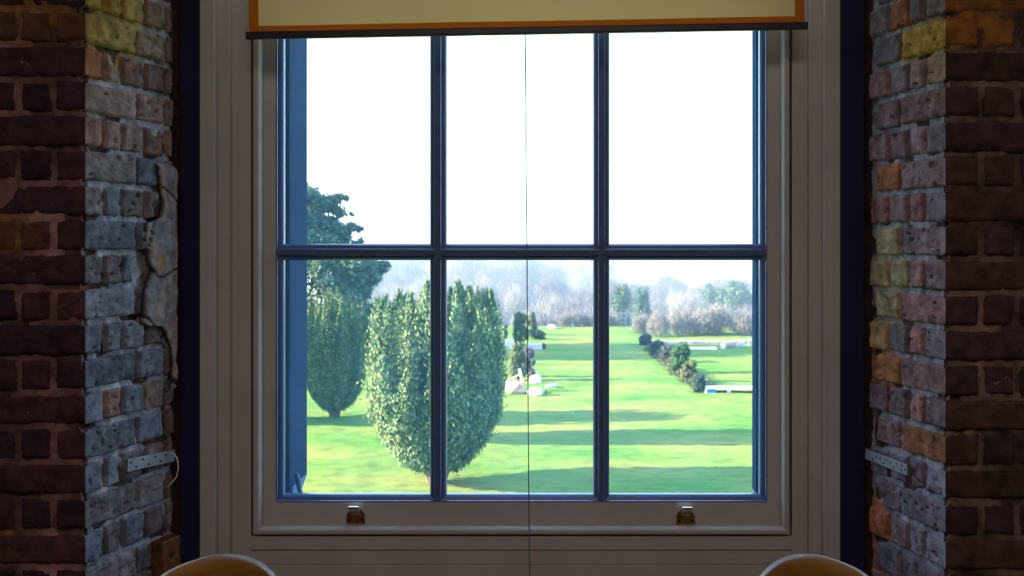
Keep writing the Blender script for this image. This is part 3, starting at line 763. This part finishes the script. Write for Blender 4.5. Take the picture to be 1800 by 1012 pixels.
def yew_meshes(seed, N=98, per=2000, leaf=0.052):
    rng = np.random.default_rng(seed)
    hs = np.array([q[0] for q in YP]); rs = np.array([q[1] for q in YP])
    Ps, Ds, Cs, Ns = [], [], [], []
    for i in range(N):
        ph = i*2.399963+rng.uniform(-0.25, 0.25)
        k = rng.random()
        if k < 0.60: rho = rng.uniform(0.84, 0.97); ht = rng.uniform(0.45, 0.97); h0 = 0.03
        elif k < 0.75: rho = rng.uniform(0.9, 1.0); ht = rng.uniform(0.3, 0.6); h0 = 0.03
        else: rho = rng.uniform(0.15, 0.75); ht = rng.uniform(0.88, 1.03); h0 = 0.1
        s = rng.random(per)**0.75
        h = h0+s*(ht-h0); keep = h > 0.07+0.07*rng.random(per); h = h[keep]; s = s[keep]; n = len(h)
        wob = 0.035*np.sin(h*11+i*1.7)
        R = np.interp(h, hs, rs)*(rho+wob)
        pa = ph+0.10*np.sin(h*7+i)
        c = np.stack([R*np.cos(pa), R*np.sin(pa), h*3.05], axis=1)
        lump = 1+0.38*np.sin(h*38+i*2)*np.sin(h*17+i)
        w0 = rng.uniform(0.12, 0.21)
        pr = w0*lump*np.clip((1-s)*4.2, 0.12, 1)**0.7*(0.5+0.5*np.clip(h*2.6, 0, 1))
        d = rng.normal(size=(n, 3)); d /= np.linalg.norm(d, axis=1, keepdims=True)
        rr = pr*(0.6+0.55*rng.random(n)**1.5)
        Ps.append(c+d*rr[:, None])
        out = np.array([0, 0, 1.0])+d*0.35+rng.normal(size=(n, 3))*0.45
        Ds.append(out); Ns.append(d+0.35*np.array([np.cos(ph), np.sin(ph), 0.0]))
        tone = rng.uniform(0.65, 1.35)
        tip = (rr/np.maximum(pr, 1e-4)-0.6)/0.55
        base = np.array([0.018, 0.056, 0.028]); fresh = np.array([0.15, 0.205, 0.095])  # inner needles darker, fresh tips paler: sun and shade contrast in the colour
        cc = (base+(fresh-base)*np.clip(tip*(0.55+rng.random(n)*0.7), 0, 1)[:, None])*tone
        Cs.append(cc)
    P = np.concatenate(Ps); D = np.concatenate(Ds); C = np.concatenate(Cs)
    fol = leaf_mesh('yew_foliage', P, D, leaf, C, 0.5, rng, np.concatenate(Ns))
    # inner body so the crown is dense
    V, Fs, CC = [], [], []
    nr, nh = 28, 26
    for j in range(nh+1):
        h = 0.08+0.66*j/nh
        r = np.interp(h, hs, rs)*0.55*(1 if j < nh-3 else (nh-j)/3*0.9+0.05)
        for i in range(nr):
            a = 2*math.pi*i/nr; q = r*(1+0.16*mnoise.noise(Vector((math.cos(a)*3, math.sin(a)*3, h*3+seed))))
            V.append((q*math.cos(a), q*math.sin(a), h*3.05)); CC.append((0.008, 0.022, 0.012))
    for j in range(nh):
        for i in range(nr): Fs.append((j*nr+i, j*nr+(i+1) % nr, (j+1)*nr+(i+1) % nr, (j+1)*nr+i))
    body = np_mesh('yew_inner', V, Fs, np.array(CC), smooth=True)
    bm = bmesh.new(); bm.from_mesh(fol); bm.from_mesh(body); bm.to_mesh(fol); bm.free()
    fol.materials.append(M['yew'])
    t = MB()
    for i in range(13):
        a = 2*math.pi*i/13+0.3*math.sin(i*7); 
        t.tube([(0.07*math.cos(a), 0.07*math.sin(a), -0.12), (0.16*math.cos(a), 0.16*math.sin(a), 0.16), (0.42*math.cos(a), 0.42*math.sin(a), 0.36), (0.62*math.cos(a), 0.62*math.sin(a), 0.62), (0.72*math.cos(a), 0.72*math.sin(a), 1.0)], [0.05, 0.032, 0.022, 0.016, 0.01], 7)
    bmesh.ops.recalc_face_normals(t.bm, faces=t.bm.faces)
    tm = bpy.data.meshes.new('yew_stems'); t.bm.to_mesh(tm); t.bm.free(); tm.materials.append(M['bark'])
    return fol, tm
YM = [yew_meshes(s) for s in (5, 19)]
def yew(px, base_py, top_py, width_px, var, rz, label):
    g = GP(px, base_py); D = g.y
    H = (base_py-top_py)/F*D; R = width_px/F*D/2
    r = empty('yew_tree', (g.x, g.y, lawn_h(g.x, g.y)), rz); fol, tm = YM[var]
    sx = R/1.06; r.scale = (sx, sx, H/3.05)
    link_mesh('foliage', fol, None, r); link_mesh('stem', tm, None, r)
    setp(r, label, 'tree', 'Irish yews on the lawn')
    return r
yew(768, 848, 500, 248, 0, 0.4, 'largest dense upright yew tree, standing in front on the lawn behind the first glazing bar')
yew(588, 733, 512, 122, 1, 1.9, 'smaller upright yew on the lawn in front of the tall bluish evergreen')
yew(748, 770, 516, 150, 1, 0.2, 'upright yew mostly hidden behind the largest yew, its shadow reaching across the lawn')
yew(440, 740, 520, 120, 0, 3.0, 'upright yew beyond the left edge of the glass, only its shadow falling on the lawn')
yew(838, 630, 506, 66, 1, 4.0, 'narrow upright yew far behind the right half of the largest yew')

# generic leafy clumps: list of (centre, radius xyz) -> one foliage mesh
def clumps_mesh(name, blobs, per_m2, leaf, base, fresh, seed, material, inner=True):
    rng = np.random.default_rng(seed); Ps, Ds, Cs, Ns = [], [], [], []
    V, Fs, CC = [], [], []
    for (c, r) in blobs:
        c = np.array(c); r = np.array(r)
        n = int(per_m2*4*np.pi*np.mean(r)**2)
        d = rng.normal(size=(n, 3)); d /= np.linalg.norm(d, axis=1, keepdims=True)
        rad = (0.72+0.34*rng.random(n))
        nz = 1+0.18*np.sin(d[:, 0]*7+c[0])*np.sin(d[:, 2]*6+c[2])*np.sin(d[:, 1]*7)
        Ps.append(c+d*r*(rad*nz)[:, None]); Ds.append(d*0.5+rng.normal(size=(n, 3))*0.6+np.array([0, 0, 0.2])); Ns.append(d)
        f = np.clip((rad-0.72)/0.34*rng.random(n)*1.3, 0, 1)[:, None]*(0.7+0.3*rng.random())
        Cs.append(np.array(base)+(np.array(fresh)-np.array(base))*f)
        if inner:
            b0 = len(V)
            for j in range(7):
                th = math.pi*j/6
                for i in range(9):
                    a = 2*math.pi*i/9
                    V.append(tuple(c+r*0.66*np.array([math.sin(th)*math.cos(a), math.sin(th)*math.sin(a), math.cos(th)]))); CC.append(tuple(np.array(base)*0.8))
            for j in range(6):
                for i in range(9): Fs.append((b0+j*9+i, b0+(j+1)*9+i, b0+(j+1)*9+(i+1) % 9, b0+j*9+(i+1) % 9))
    me = leaf_mesh(name, np.concatenate(Ps), np.concatenate(Ds)+rng.normal(size=(sum(len(q) for q in Ps), 3)), leaf, np.concatenate(Cs), 0.5, rng, np.concatenate(Ns))
    if inner:
        body = np_mesh(name+'_inner', V, Fs, np.array(CC), smooth=True)
        bm = bmesh.new(); bm.from_mesh(me); bm.from_mesh(body); bm.to_mesh(me); bm.free()
    me.materials.append(material)
    return me
M['leaf'] = mat('evergreen_leaves', (0.05, 0.1, 0.05), rough=0.8, attr=True, spec=0.15, transl=0.15)

# tall evergreen behind the far yew
rng0 = random.Random(4)
D = 52.0
te = empty('evergreen_tree', (X(525, D), D, GZ))
ht = Z(318, D)-GZ
bl_ = []
def P3(px, py, dy=0.0): return (X(px, D)-X(525, D), dy, Z(py, D)-GZ)
for (px, py, r) in [(535, 338, 20), (556, 350, 20), (572, 362, 17), (588, 352, 11), (600, 346, 8), (556, 385, 24), (580, 392, 18), (601, 376, 9), (610, 372, 6), (600, 404, 16), (617, 402, 11), (632, 403, 9), (560, 420, 26), (592, 425, 17), (612, 418, 9), (625, 424, 7),
                    (540, 455, 30), (580, 460, 28), (620, 458, 24), (650, 462, 20), (668, 470, 12), (600, 492, 26), (640, 492, 20), (660, 488, 14), (560, 500, 32), (620, 520, 24), (640, 515, 15), (648, 540, 14), (600, 545, 28), (560, 560, 30), (615, 580, 26), (520, 370, 40), (500, 420, 45), (480, 480, 48), (500, 550, 50), (610, 620, 28), (560, 640, 34), (520, 640, 40)]:
    k = r/F*D*1.05
    for q in range(3):
        x, _, z = P3(px+rng0.uniform(-5, 5), py+rng0.uniform(-5, 5))
        bl_.append(((x, rng0.uniform(-2.6, 2.6) if r > 14 else rng0.uniform(-1, 1), z), (k*0.95, k*1.1, k*0.8)))
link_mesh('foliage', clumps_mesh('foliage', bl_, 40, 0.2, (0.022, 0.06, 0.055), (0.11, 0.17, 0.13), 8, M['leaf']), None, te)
MB().tube([(0, 0, -0.3), (0.1, 0, 2.5), (0, 0, 5.5), (0.2, 0, 7.4)], [0.35, 0.28, 0.18, 0.05], 10).build('trunk', M['bark'], te, smooth=True)
setp(te, 'tallest bluish evergreen tree with tufted branch ends, rising above the yews against the sky', 'tree')

# ---- bare winter trees of the valley
def bare_mesh(name, seed, n_tw, wtw, shape):
    rng = np.random.default_rng(seed)
    H, R = 1.0, shape
    # twigs: slivers pointing outwards and up, in a lumpy dome
    nl = 9
    lc = rng.normal(size=(nl, 3)); lc[:, 2] = np.abs(lc[:, 2])*0.8+0.1; lc /= np.linalg.norm(lc, axis=1, keepdims=True)
    cen = np.array([0, 0, 0.45]); lobes = cen+lc*np.array([R*0.55, R*0.55, 0.30])
    k = rng.integers(0, nl, n_tw)
    d = rng.normal(size=(n_tw, 3)); d /= np.linalg.norm(d, axis=1, keepdims=True)
    rad = rng.random(n_tw)**0.45
    P = lobes[k]+d*rad[:, None]*np.array([R*0.50, R*0.50, 0.24])
    P[:, 2] = np.maximum(P[:, 2], 0.12)
    out = (P-np.array([0, 0, 0.2])); out /= np.linalg.norm(out, axis=1, keepdims=True)
    Dv = out+np.array([0, 0, 0.5])+rng.normal(size=(n_tw, 3))*0.45
    Dv /= np.linalg.norm(Dv, axis=1, keepdims=True)
    S = np.cross(Dv, rng.normal(size=(n_tw, 3))); S /= np.linalg.norm(S, axis=1, keepdims=True)
    L_ = 0.085*(0.5+rng.random((n_tw, 1)))
    a = P-Dv*L_*0.5; t = P+Dv*L_*0.7
    V = np.stack([a-S*wtw, a+S*wtw, t], axis=1).reshape(-1, 3)
    tone = (0.75+0.5*rng.random((n_tw, 1)))
    C = np.repeat(np.array([[1.0, 0.94, 0.95]])*tone, 3, axis=0)
    me = np_mesh(name, V, np.arange(3*n_tw).reshape(-1, 3), C)
    t_ = MB()
    t_.tube([(0, 0, -0.05), (0.01, 0, 0.2), (0, 0.01, 0.5), (0.01, 0, 0.85)], [0.022, 0.018, 0.011, 0.002], 6, False)
    for l in lobes:
        t_.tube([(0, 0, 0.15), (l[0]*0.5, l[1]*0.5, 0.15+(l[2]-0.15)*0.6), (l[0], l[1], l[2])], [0.011, 0.007, 0.003], 5, False)
        for q in range(3):
            e = l+rng.normal(size=3)*np.array([R*0.3, R*0.3, 0.14]); t_.tube([tuple(l), tuple(e)], [0.004, 0.001], 4, False)
    tm = bpy.data.meshes.new(name+'_trunk'); t_.bm.to_mesh(tm); t_.bm.free()
    return me, tm
def twig_mat(name, c):
    m = mat(name, c, rough=1.0, spec=0.0)
    N = m.node_tree.nodes; L = m.node_tree.links; a = N.new('ShaderNodeAttribute'); a.attribute_name = 'Col'
    mx = N.new('ShaderNodeMix'); mx.data_type = 'RGBA'; mx.blend_type = 'MULTIPLY'; mx.inputs[0].default_value = 1
    mx.inputs[6].default_value = (*c, 1); L.new(a.outputs['Color'], mx.inputs[7]); L.new(mx.outputs[2], N['Principled BSDF'].inputs['Base Color'])
    return m
TW = [twig_mat('grey_lilac_twigs', (0.13, 0.13, 0.17)), twig_mat('pale_grey_twigs', (0.20, 0.205, 0.22)), twig_mat('brown_twigs', (0.09, 0.09, 0.115))]
M['trunk'] = mat('grey_trunk', (0.16, 0.14, 0.14), rough=1)
BM = []
for i in range(6):
    me, tm = bare_mesh('bare_crown', 100+i, 5200, 0.0035, 0.36+0.04*(i % 3)); me.materials.append(TW[i % 3]); tm.materials.append(M['trunk'])
    BM.append((me, tm))
rw = random.Random(77)
LAB = ['grey lilac', 'pale grey', 'brownish']
ROWS = ['in the near woods edge', 'halfway up the hazy woods', 'on the farthest hazy rise']
PANES = ['left', 'middle', 'right']
placed = []
cnt = 0; tries = 0
while cnt < 292 and tries < 40000:
    tries += 1
    y = 84+ (rw.random()**1.35)*250
    xa, xb = X(640, y)-3, X(1335, y)+6+0.09*y
    x = rw.uniform(xa, xb)
    sp = 5.2+y*0.012
    if any((x-a)**2+(y-b2)**2 < (sp)**2 for a, b2 in placed): continue
    pxx = VX+x*F/y
    if pxx > 1050 and y > 215: continue
    placed.append((x, y)); i = rw.randrange(6)
    h = rw.uniform(6.3, 9.2)*(1+0.0009*y)
    if y < 105: h = rw.uniform(6.0, 8.0)
    if pxx > 1100 and y > 100: h *= 0.9
    if y > 215: h *= 1.28
    r = empty('bare_tree', (x, y, valley_h(x, y)), rw.uniform(0, 6.28)); r.scale = (h*0.95, h*0.95, h)
    link_mesh('crown', BM[i][0], None, r); link_mesh('trunk', BM[i][1], None, r)
    setp(r, 'bare %s tree %s, seen through the lower %s pane' % (LAB[i % 3], ROWS[0 if y < 120 else 1 if y < 190 else 2], PANES[0 if pxx < 771 else 1 if pxx < 1057 else 2]), 'tree', 'bare trees of the valley woods'); cnt += 1

# evergreens among the woods on the right
def small_evergreen(name, px, base_z, top_py, D, wpx, label, seed, base=(0.03, 0.07, 0.06), fresh=(0.09, 0.15, 0.10), cat='tree', leaf=0.25, dens=16, conical=False, group=None):
    rr = random.Random(seed)
    x = X(px, D); top = Z(top_py, D); H = top-base_z; R = wpx/F*D/2
    r = empty(name, (x, D, base_z)); bb = []
    for i in range(34):
        t = rr.uniform(0.1, 0.93); a = rr.uniform(0, 6.28)
        w = (1-t**3)**0.5*(0.75+0.25*t) if not conical else (1.05-t)
        q = R*0.42*(0.7+0.5*rr.random())
        bb.append(((math.cos(a)*(R-q)*w, math.sin(a)*(R-q)*w, H*t), (q, q, min(max(q, H*0.12), H*0.24))))
    link_mesh('foliage', clumps_mesh('foliage', bb, dens, leaf, base, fresh, seed, M['leaf']), None, r)
    MB().tube([(0, 0, -0.1), (0, 0, H*0.6)], [max(0.03, R*0.08), 0.02], 6).build('trunk' if cat == 'tree' else 'stem', M['bark'], r)
    setp(r, label, cat, group)
    return r
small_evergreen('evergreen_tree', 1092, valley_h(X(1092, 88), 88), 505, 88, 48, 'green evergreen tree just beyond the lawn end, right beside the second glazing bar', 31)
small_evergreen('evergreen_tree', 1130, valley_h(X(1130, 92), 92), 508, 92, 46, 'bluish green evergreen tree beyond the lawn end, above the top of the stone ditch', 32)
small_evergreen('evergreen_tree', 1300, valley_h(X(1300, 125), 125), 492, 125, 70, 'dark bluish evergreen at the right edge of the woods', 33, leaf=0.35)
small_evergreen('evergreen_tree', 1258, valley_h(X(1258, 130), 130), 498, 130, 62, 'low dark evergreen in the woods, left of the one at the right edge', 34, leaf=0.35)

# pale willow thicket behind the stone wall on the right, bare scrub at the end of the lawn
def scrub(px, base_py, top_py, wpx, i, label, gz=None, D=None, name='bare_shrub', group=None):
    g = GP(px, base_py) if D is None else Vector((X(px, D), D, gz))
    H = (Z(top_py, g.y)-g.z)/0.66; R = wpx/F*g.y/2; g = g-Vector((0, 0, H*0.34))
    r = empty(name, g, rw.uniform(0, 6)); r.scale = (R/0.43, R/0.43, H/0.93)
    link_mesh('crown', BM[i][0], None, r); link_mesh('stem', BM[i][1], None, r)
    setp(r, label, 'shrub', group); return r
scrub(1212, 588, 532, 92, 1, 'rounded pale bare shrub behind the stone wall, nearest to the ditch')
scrub(1266, 587, 535, 88, 4, 'rounded pale bare shrub in the middle of the row behind the stone wall')
scrub(1318, 588, 537, 86, 1, 'rounded pale bare shrub behind the stone wall at the right edge of the glass')
scrub(1157, 591, 545, 50, 4, 'bare greyish shrub just beyond the upper end of the stone ditch')
scrub(1124, 585, 546, 42, 1, 'small bare shrub at the far right corner of the long lawn')
for (px, w, i, lb) in [(992, 30, 1, 'low bare hedge shrub at the far lawn end, beside the white rounded stone'), (1012, 28, 4, 'low bare hedge shrub at the far lawn end, second from the white stone'), (1032, 28, 1, 'low bare hedge shrub at the far lawn end, third from the white stone'), (1054, 28, 4, 'low bare hedge shrub at the far lawn end, behind the second glazing bar'), (1078, 26, 1, 'low bare hedge shrub at the far lawn end, beside the green evergreen')]:
    scrub(px, 573.5, 547, w, i, lb, group='hedge shrubs along the end of the lawn')
# fence at the lawn end
M['fence'] = mat('grey_weathered_wood', (0.22, 0.19, 0.22), rough=0.9, var=0.2, vscale=6)
fe = empty('fence', GP(985, 573))
Dn = GP(985, 573).y; w_ = X(1100, Dn)-X(985, Dn)
n = 14
for i in range(n): MB().box(w_*i/(n-1)-0.04, w_*i/(n-1)+0.04, -0.04, 0.04, -0.05, 0.95).build('post', M['fence'], fe)
for z in (0.25, 0.55, 0.85): MB().box(0, w_, -0.02, 0.02, z-0.05, z+0.05).build('rail', M['fence'], fe)
setp(fe, 'weathered grey post and rail fence across the far end of the lawn', 'fence')

# ---- borders of the long lawn: shrubs, stones, rubble
GN = dict(leaf=0.07, dens=170, cat='shrub', name='garden_shrub')
def gshrub(px, base_py, top_py, wpx, label, seed, base, fresh, **k):
    g = GP(px, base_py)
    kw = dict(leaf=0.07, dens=150, cat='shrub'); kw.update(k)
    return small_evergreen('garden_shrub', px, g.z, top_py, g.y, wpx, label, seed, base=base, fresh=fresh, **kw)
DKG = (0.03, 0.07, 0.03); FRG = (0.14, 0.18, 0.07)
gshrub(916, 606, 549, 36, 'tall olive green shrub on the left border of the long lawn', 51, DKG, (0.17, 0.19, 0.07))
gshrub(934, 596, 548, 22, 'narrow dark green shrub just right of the tall olive shrub', 52, DKG, FRG)
gshrub(909, 668, 602, 42, 'loose green shrub beside the rubble heap', 53, (0.06, 0.09, 0.05), (0.18, 0.22, 0.13))
gshrub(930, 662, 612, 30, 'purple grey shrub right behind the white stones', 54, (0.07, 0.06, 0.09), (0.2, 0.18, 0.24))
gshrub(948, 596, 581, 28, 'small dark mounded shrub at the left edge of the long lawn', 55, (0.04, 0.05, 0.05), (0.12, 0.13, 0.12))
gshrub(956, 613, 603, 9, 'little dark green shrub at the end of the lilac stone slab', 56, (0.02, 0.06, 0.03), (0.06, 0.14, 0.08))
gshrub(889, 602, 570, 10, 'small dark green conifer peeping out right of the largest yew', 57, (0.02, 0.06, 0.04), (0.06, 0.14, 0.09))
gshrub(938, 588, 562, 20, 'pinkish brown shrub behind the narrow dark green one', 58, (0.2, 0.13, 0.10), (0.42, 0.3, 0.25))
gshrub(1196, 655, 603, 44, 'dense dark green shrub in the stone ditch, its shadow on the lower lawn', 59, (0.02, 0.06, 0.03), (0.10, 0.17, 0.08))
gshrub(1176, 636, 606, 40, 'dark shrub in the stone ditch, above the dense green one', 60, (0.03, 0.04, 0.05), (0.12, 0.14, 0.14))
gshrub(1156, 622, 600, 36, 'low dark shrub at the top of the stone ditch', 61, (0.03, 0.04, 0.05), (0.11, 0.13, 0.12))
gshrub(1212, 670, 636, 36, 'low green brown shrub in the ditch, below the dense green one', 62, (0.05, 0.06, 0.03), (0.17, 0.19, 0.10))
gshrub(1229, 688, 660, 30, 'dark low shrub at the bottom of the ditch beside the blue box', 63, (0.02, 0.04, 0.04), (0.08, 0.12, 0.09))
gshrub(1134, 606, 588, 30, 'dark low shrub at the far end of the ditch', 64, (0.03, 0.03, 0.04), (0.10, 0.10, 0.12))

def rock(px, py, wpx, hpx, dpx, label, seed, col, cat='stone', name='stone', group=None):
    g = GP(px, py); k = g.y/F
    bm = bmesh.new(); bmesh.ops.create_icosphere(bm, subdivisions=3, radius=1)
    for v in bm.verts:
        c = v.co.normalized(); b_ = 1/max(abs(c.x), abs(c.y), abs(c.z)); f = (0.55+0.45*min(b_, 1.5)*0.8)
        c = c*f*(1+0.18*mnoise.noise(c*1.6+Vector((seed, 0, 0))))
        v.co = Vector((c.x*wpx*k/2, c.y*dpx*k/2, max(-0.1*hpx*k, c.z*hpx*k*0.62+hpx*k*0.35)))
    me = bpy.data.meshes.new(name); bm.to_mesh(me); bm.free()
    o = link_mesh(name, me, mat('stone_%d' % seed, col, rough=0.9, var=0.2, vscale=6, bump=0.01, bscale=14)); o.location = g; o.rotation_euler = (0, 0, seed*1.7 % 0.5-0.25)
    setp(o, label, cat, group); return o
WH = (0.62, 0.60, 0.62); LIL = (0.42, 0.40, 0.50); BRN = (0.36, 0.25, 0.2)
rock(970, 577.5, 16, 8, 14, 'white rounded stone at the far left corner of the long lawn', 1, (0.85, 0.8, 0.75))
rock(895, 613, 20, 20, 18, 'large pale boulder right of the largest yew', 2, (0.6, 0.6, 0.48))
rock(941, 673, 24, 16, 18, 'larger white stone on the rubble right of the cord', 3, WH)
rock(936, 660, 18, 9, 14, 'smaller white stone behind the larger one', 4, WH)
rock(941, 694, 28, 15, 16, 'low white block of stone in front of the rubble', 5, (0.55, 0.55, 0.6))
rock(906, 690, 40, 22, 30, 'brown heap of earth and rubble with planks on it', 6, BRN, 'rubble heap', 'rubble_heap')
rock(1216, 668, 15, 6, 12, 'flat white stone on the edge of the ditch', 7, WH)
rock(1127, 604, 10, 5, 9, 'small white stone at the upper edge of the ditch', 8, WH)
rock(1188, 652, 12, 6, 10, 'grey stone on the edge of the ditch, below the dark shrub', 9, LIL)
rock(1150, 617, 14, 6, 10, 'pale grey stone on the edge of the ditch, near its far end', 10, LIL)
rock(1224, 680, 12, 7, 10, 'grey stone on the ditch edge between the flat white stone and the blue box', 11, LIL)
def slab(px0, px1, py, hpx, dep, col, label, name, cat, rz=0.0, lift=0.0, parts=None):
    g = GP((px0+px1)/2, py); k = g.y/F; w = (px1-px0)*k
    o = MB().box(-w/2, w/2, -dep/2, dep/2, lift-0.03, lift+hpx*k, 0.015).build(name, mat(name+'_surface', col, rough=0.85, var=0.15, vscale=4))
    o.location = g; o.rotation_euler = (0, 0, rz); setp(o, label, cat); return o
slab(926, 953, 613, 9, 0.5, (0.42, 0.40, 0.55), 'lilac grey stone slab lying on the left border of the long lawn', 'stone_slab', 'stone slab')
def rod(name, a, b_, r_, col, label, cat):
    p0, p1 = Vector(a), Vector(b_)
    o = MB().tube([(0, 0, 0), tuple(p1-p0)], r_, 6).build(name, mat(name+'_wood', col, rough=0.85, var=0.2, vscale=9)); o.location = p0
    setp(o, label, cat); return o
def GH(px, py, basepy):      # point above the spot of lawn at basepy
    g = GP(px, basepy); return (g.x, g.y, Z(py, g.y))
rod('plank', GH(923, 690, 689), GH(913, 648, 686), 0.05, (0.55, 0.52, 0.45), 'pale plank leaning steeply on the rubble heap', 'plank')
rod('plank', GH(886, 673, 684), GH(911, 659, 684), 0.035, (0.62, 0.6, 0.55), 'thin pale plank lying sloping across the rubble heap', 'plank')
rod('log', GH(960, 680, 688), GH(980, 676, 686), 0.075, (0.5, 0.5, 0.55), 'pale grey log propped on a short post beside the white block', 'log')
rod('stick', GH(978, 680, 684), GH(991, 681, 684), 0.03, (0.10, 0.08, 0.04), 'dark stick at the end of the pale log', 'stick')
rod('post', GH(960, 694, 694), GH(960, 676, 694), 0.025, (0.08, 0.06, 0.06), 'short dark post under the pale log', 'post')
# rough undergrowth filling the stone ditch
def undergrowth():
    rng = np.random.default_rng(91); A, B = GP(1142, 612), GP(1229, 684)
    n = 26000; t = rng.random(n); q = rng.normal(size=n)*0.28
    x = A.x+(B.x-A.x)*t+q+0.2; y = A.y+(B.y-A.y)*t+rng.normal(size=n)*0.25
    hh = (0.22+0.25*np.abs(np.sin(t*23)*np.sin(t*57+1)))*np.exp(-(q/0.4)**2)
    z = GZ-0.03+rng.random(n)*hh
    d = rng.normal(size=(n, 3)); d[:, 2] = np.abs(d[:, 2])+0.4
    f = rng.random((n, 1)); dry = (rng.random((n, 1)) < 0.25)
    c = np.array([0.02, 0.035, 0.025])+(np.array([0.10, 0.13, 0.06])-np.array([0.02, 0.035, 0.025]))*f**2
    c = np.where(dry, np.array([0.28, 0.24, 0.2])*(0.4+0.6*f), c)
    me = leaf_mesh('ditch_undergrowth', np.stack([x, y, z], axis=1), d, 0.09, c, 0.4, rng); me.materials.append(M['leaf'])
    setp(link_mesh('ditch_undergrowth', me), 'rough dark undergrowth and dead stems filling the stone ditch', 'undergrowth', None, 'stuff')
undergrowth()
# stone walls on the right terrace
def stone_wall(px0, px1, py, hpx, dep, col, label, seed):
    g = GP((px0+px1)/2, py); k = g.y/F; w = (px1-px0)*k
    bm = bmesh.new(); r = random.Random(seed); x = -w/2
    while x < w/2:
        l = r.uniform(0.35, 0.8); 
        c = bmesh.ops.create_cube(bm, size=1)['verts']; h = hpx*k*r.uniform(0.8, 1.1)
        for v in c: v.co = Vector((x+l/2+v.co.x*(l-0.02), v.co.y*dep, h/2+v.co.z*h))
        x += l
    bmesh.ops.bevel(bm, geom=list(bm.edges), offset=0.02, segments=1, affect='EDGES')
    me = bpy.data.meshes.new('stone_wall'); bm.to_mesh(me); bm.free()
    o = link_mesh('low_stone_wall', me, mat('wall_stone_%d' % seed, col, rough=0.9, var=0.35, vscale=2.5)); o.location = g
    setp(o, label, 'stone wall'); return o
stone_wall(1142, 1335, 604, 6, 0.5, (0.36, 0.29, 0.27), 'long brownish dry stone wall across the lower lawn at the right', 3)
stone_wall(1213, 1252, 614, 4, 0.5, (0.8, 0.8, 0.85), 'short low white wall in front of the brownish stone wall', 4)
rock(1271, 612, 9, 11, 9, 'white upright stone in front of the long stone wall', 14, (0.85, 0.82, 0.72))
rock(1303, 609, 14, 11, 12, 'blue grey boulder near the right edge of the glass, beside the long stone wall', 15, (0.35, 0.38, 0.46))
rock(1318, 607, 8, 14, 8, 'darker grey stone at the right edge of the glass', 16, (0.25, 0.27, 0.33))
rock(1286, 611, 18, 7, 12, 'dark flat stone between the white upright stone and the boulder', 17, (0.15, 0.15, 0.18))
# white trough with blue end
g = GP(1240, 690); k = g.y/F
tb = empty('water_trough', g)
MB().box(0, 4.4, 0, 0.55, 0.10, 0.18, 0.01).box(0.0, 0.06, 0, 0.55, -0.02, 0.18).box(0.8, 0.95, 0.1, 0.4, -0.02, 0.1).box(2.6, 2.75, 0.1, 0.4, -0.02, 0.1).build('top_slab', mat('white_slab', (0.75, 0.77, 0.82), rough=0.6), tb)
MB().box(0.07, 0.40, 0.0, 0.5, -0.02, 0.15, 0.02).build('blue_box', mat('bright_blue_plastic', (0.01, 0.12, 0.75), rough=0.4), tb)
setp(tb, 'low white slab with a bright blue box under its end, below the ditch', 'trough')
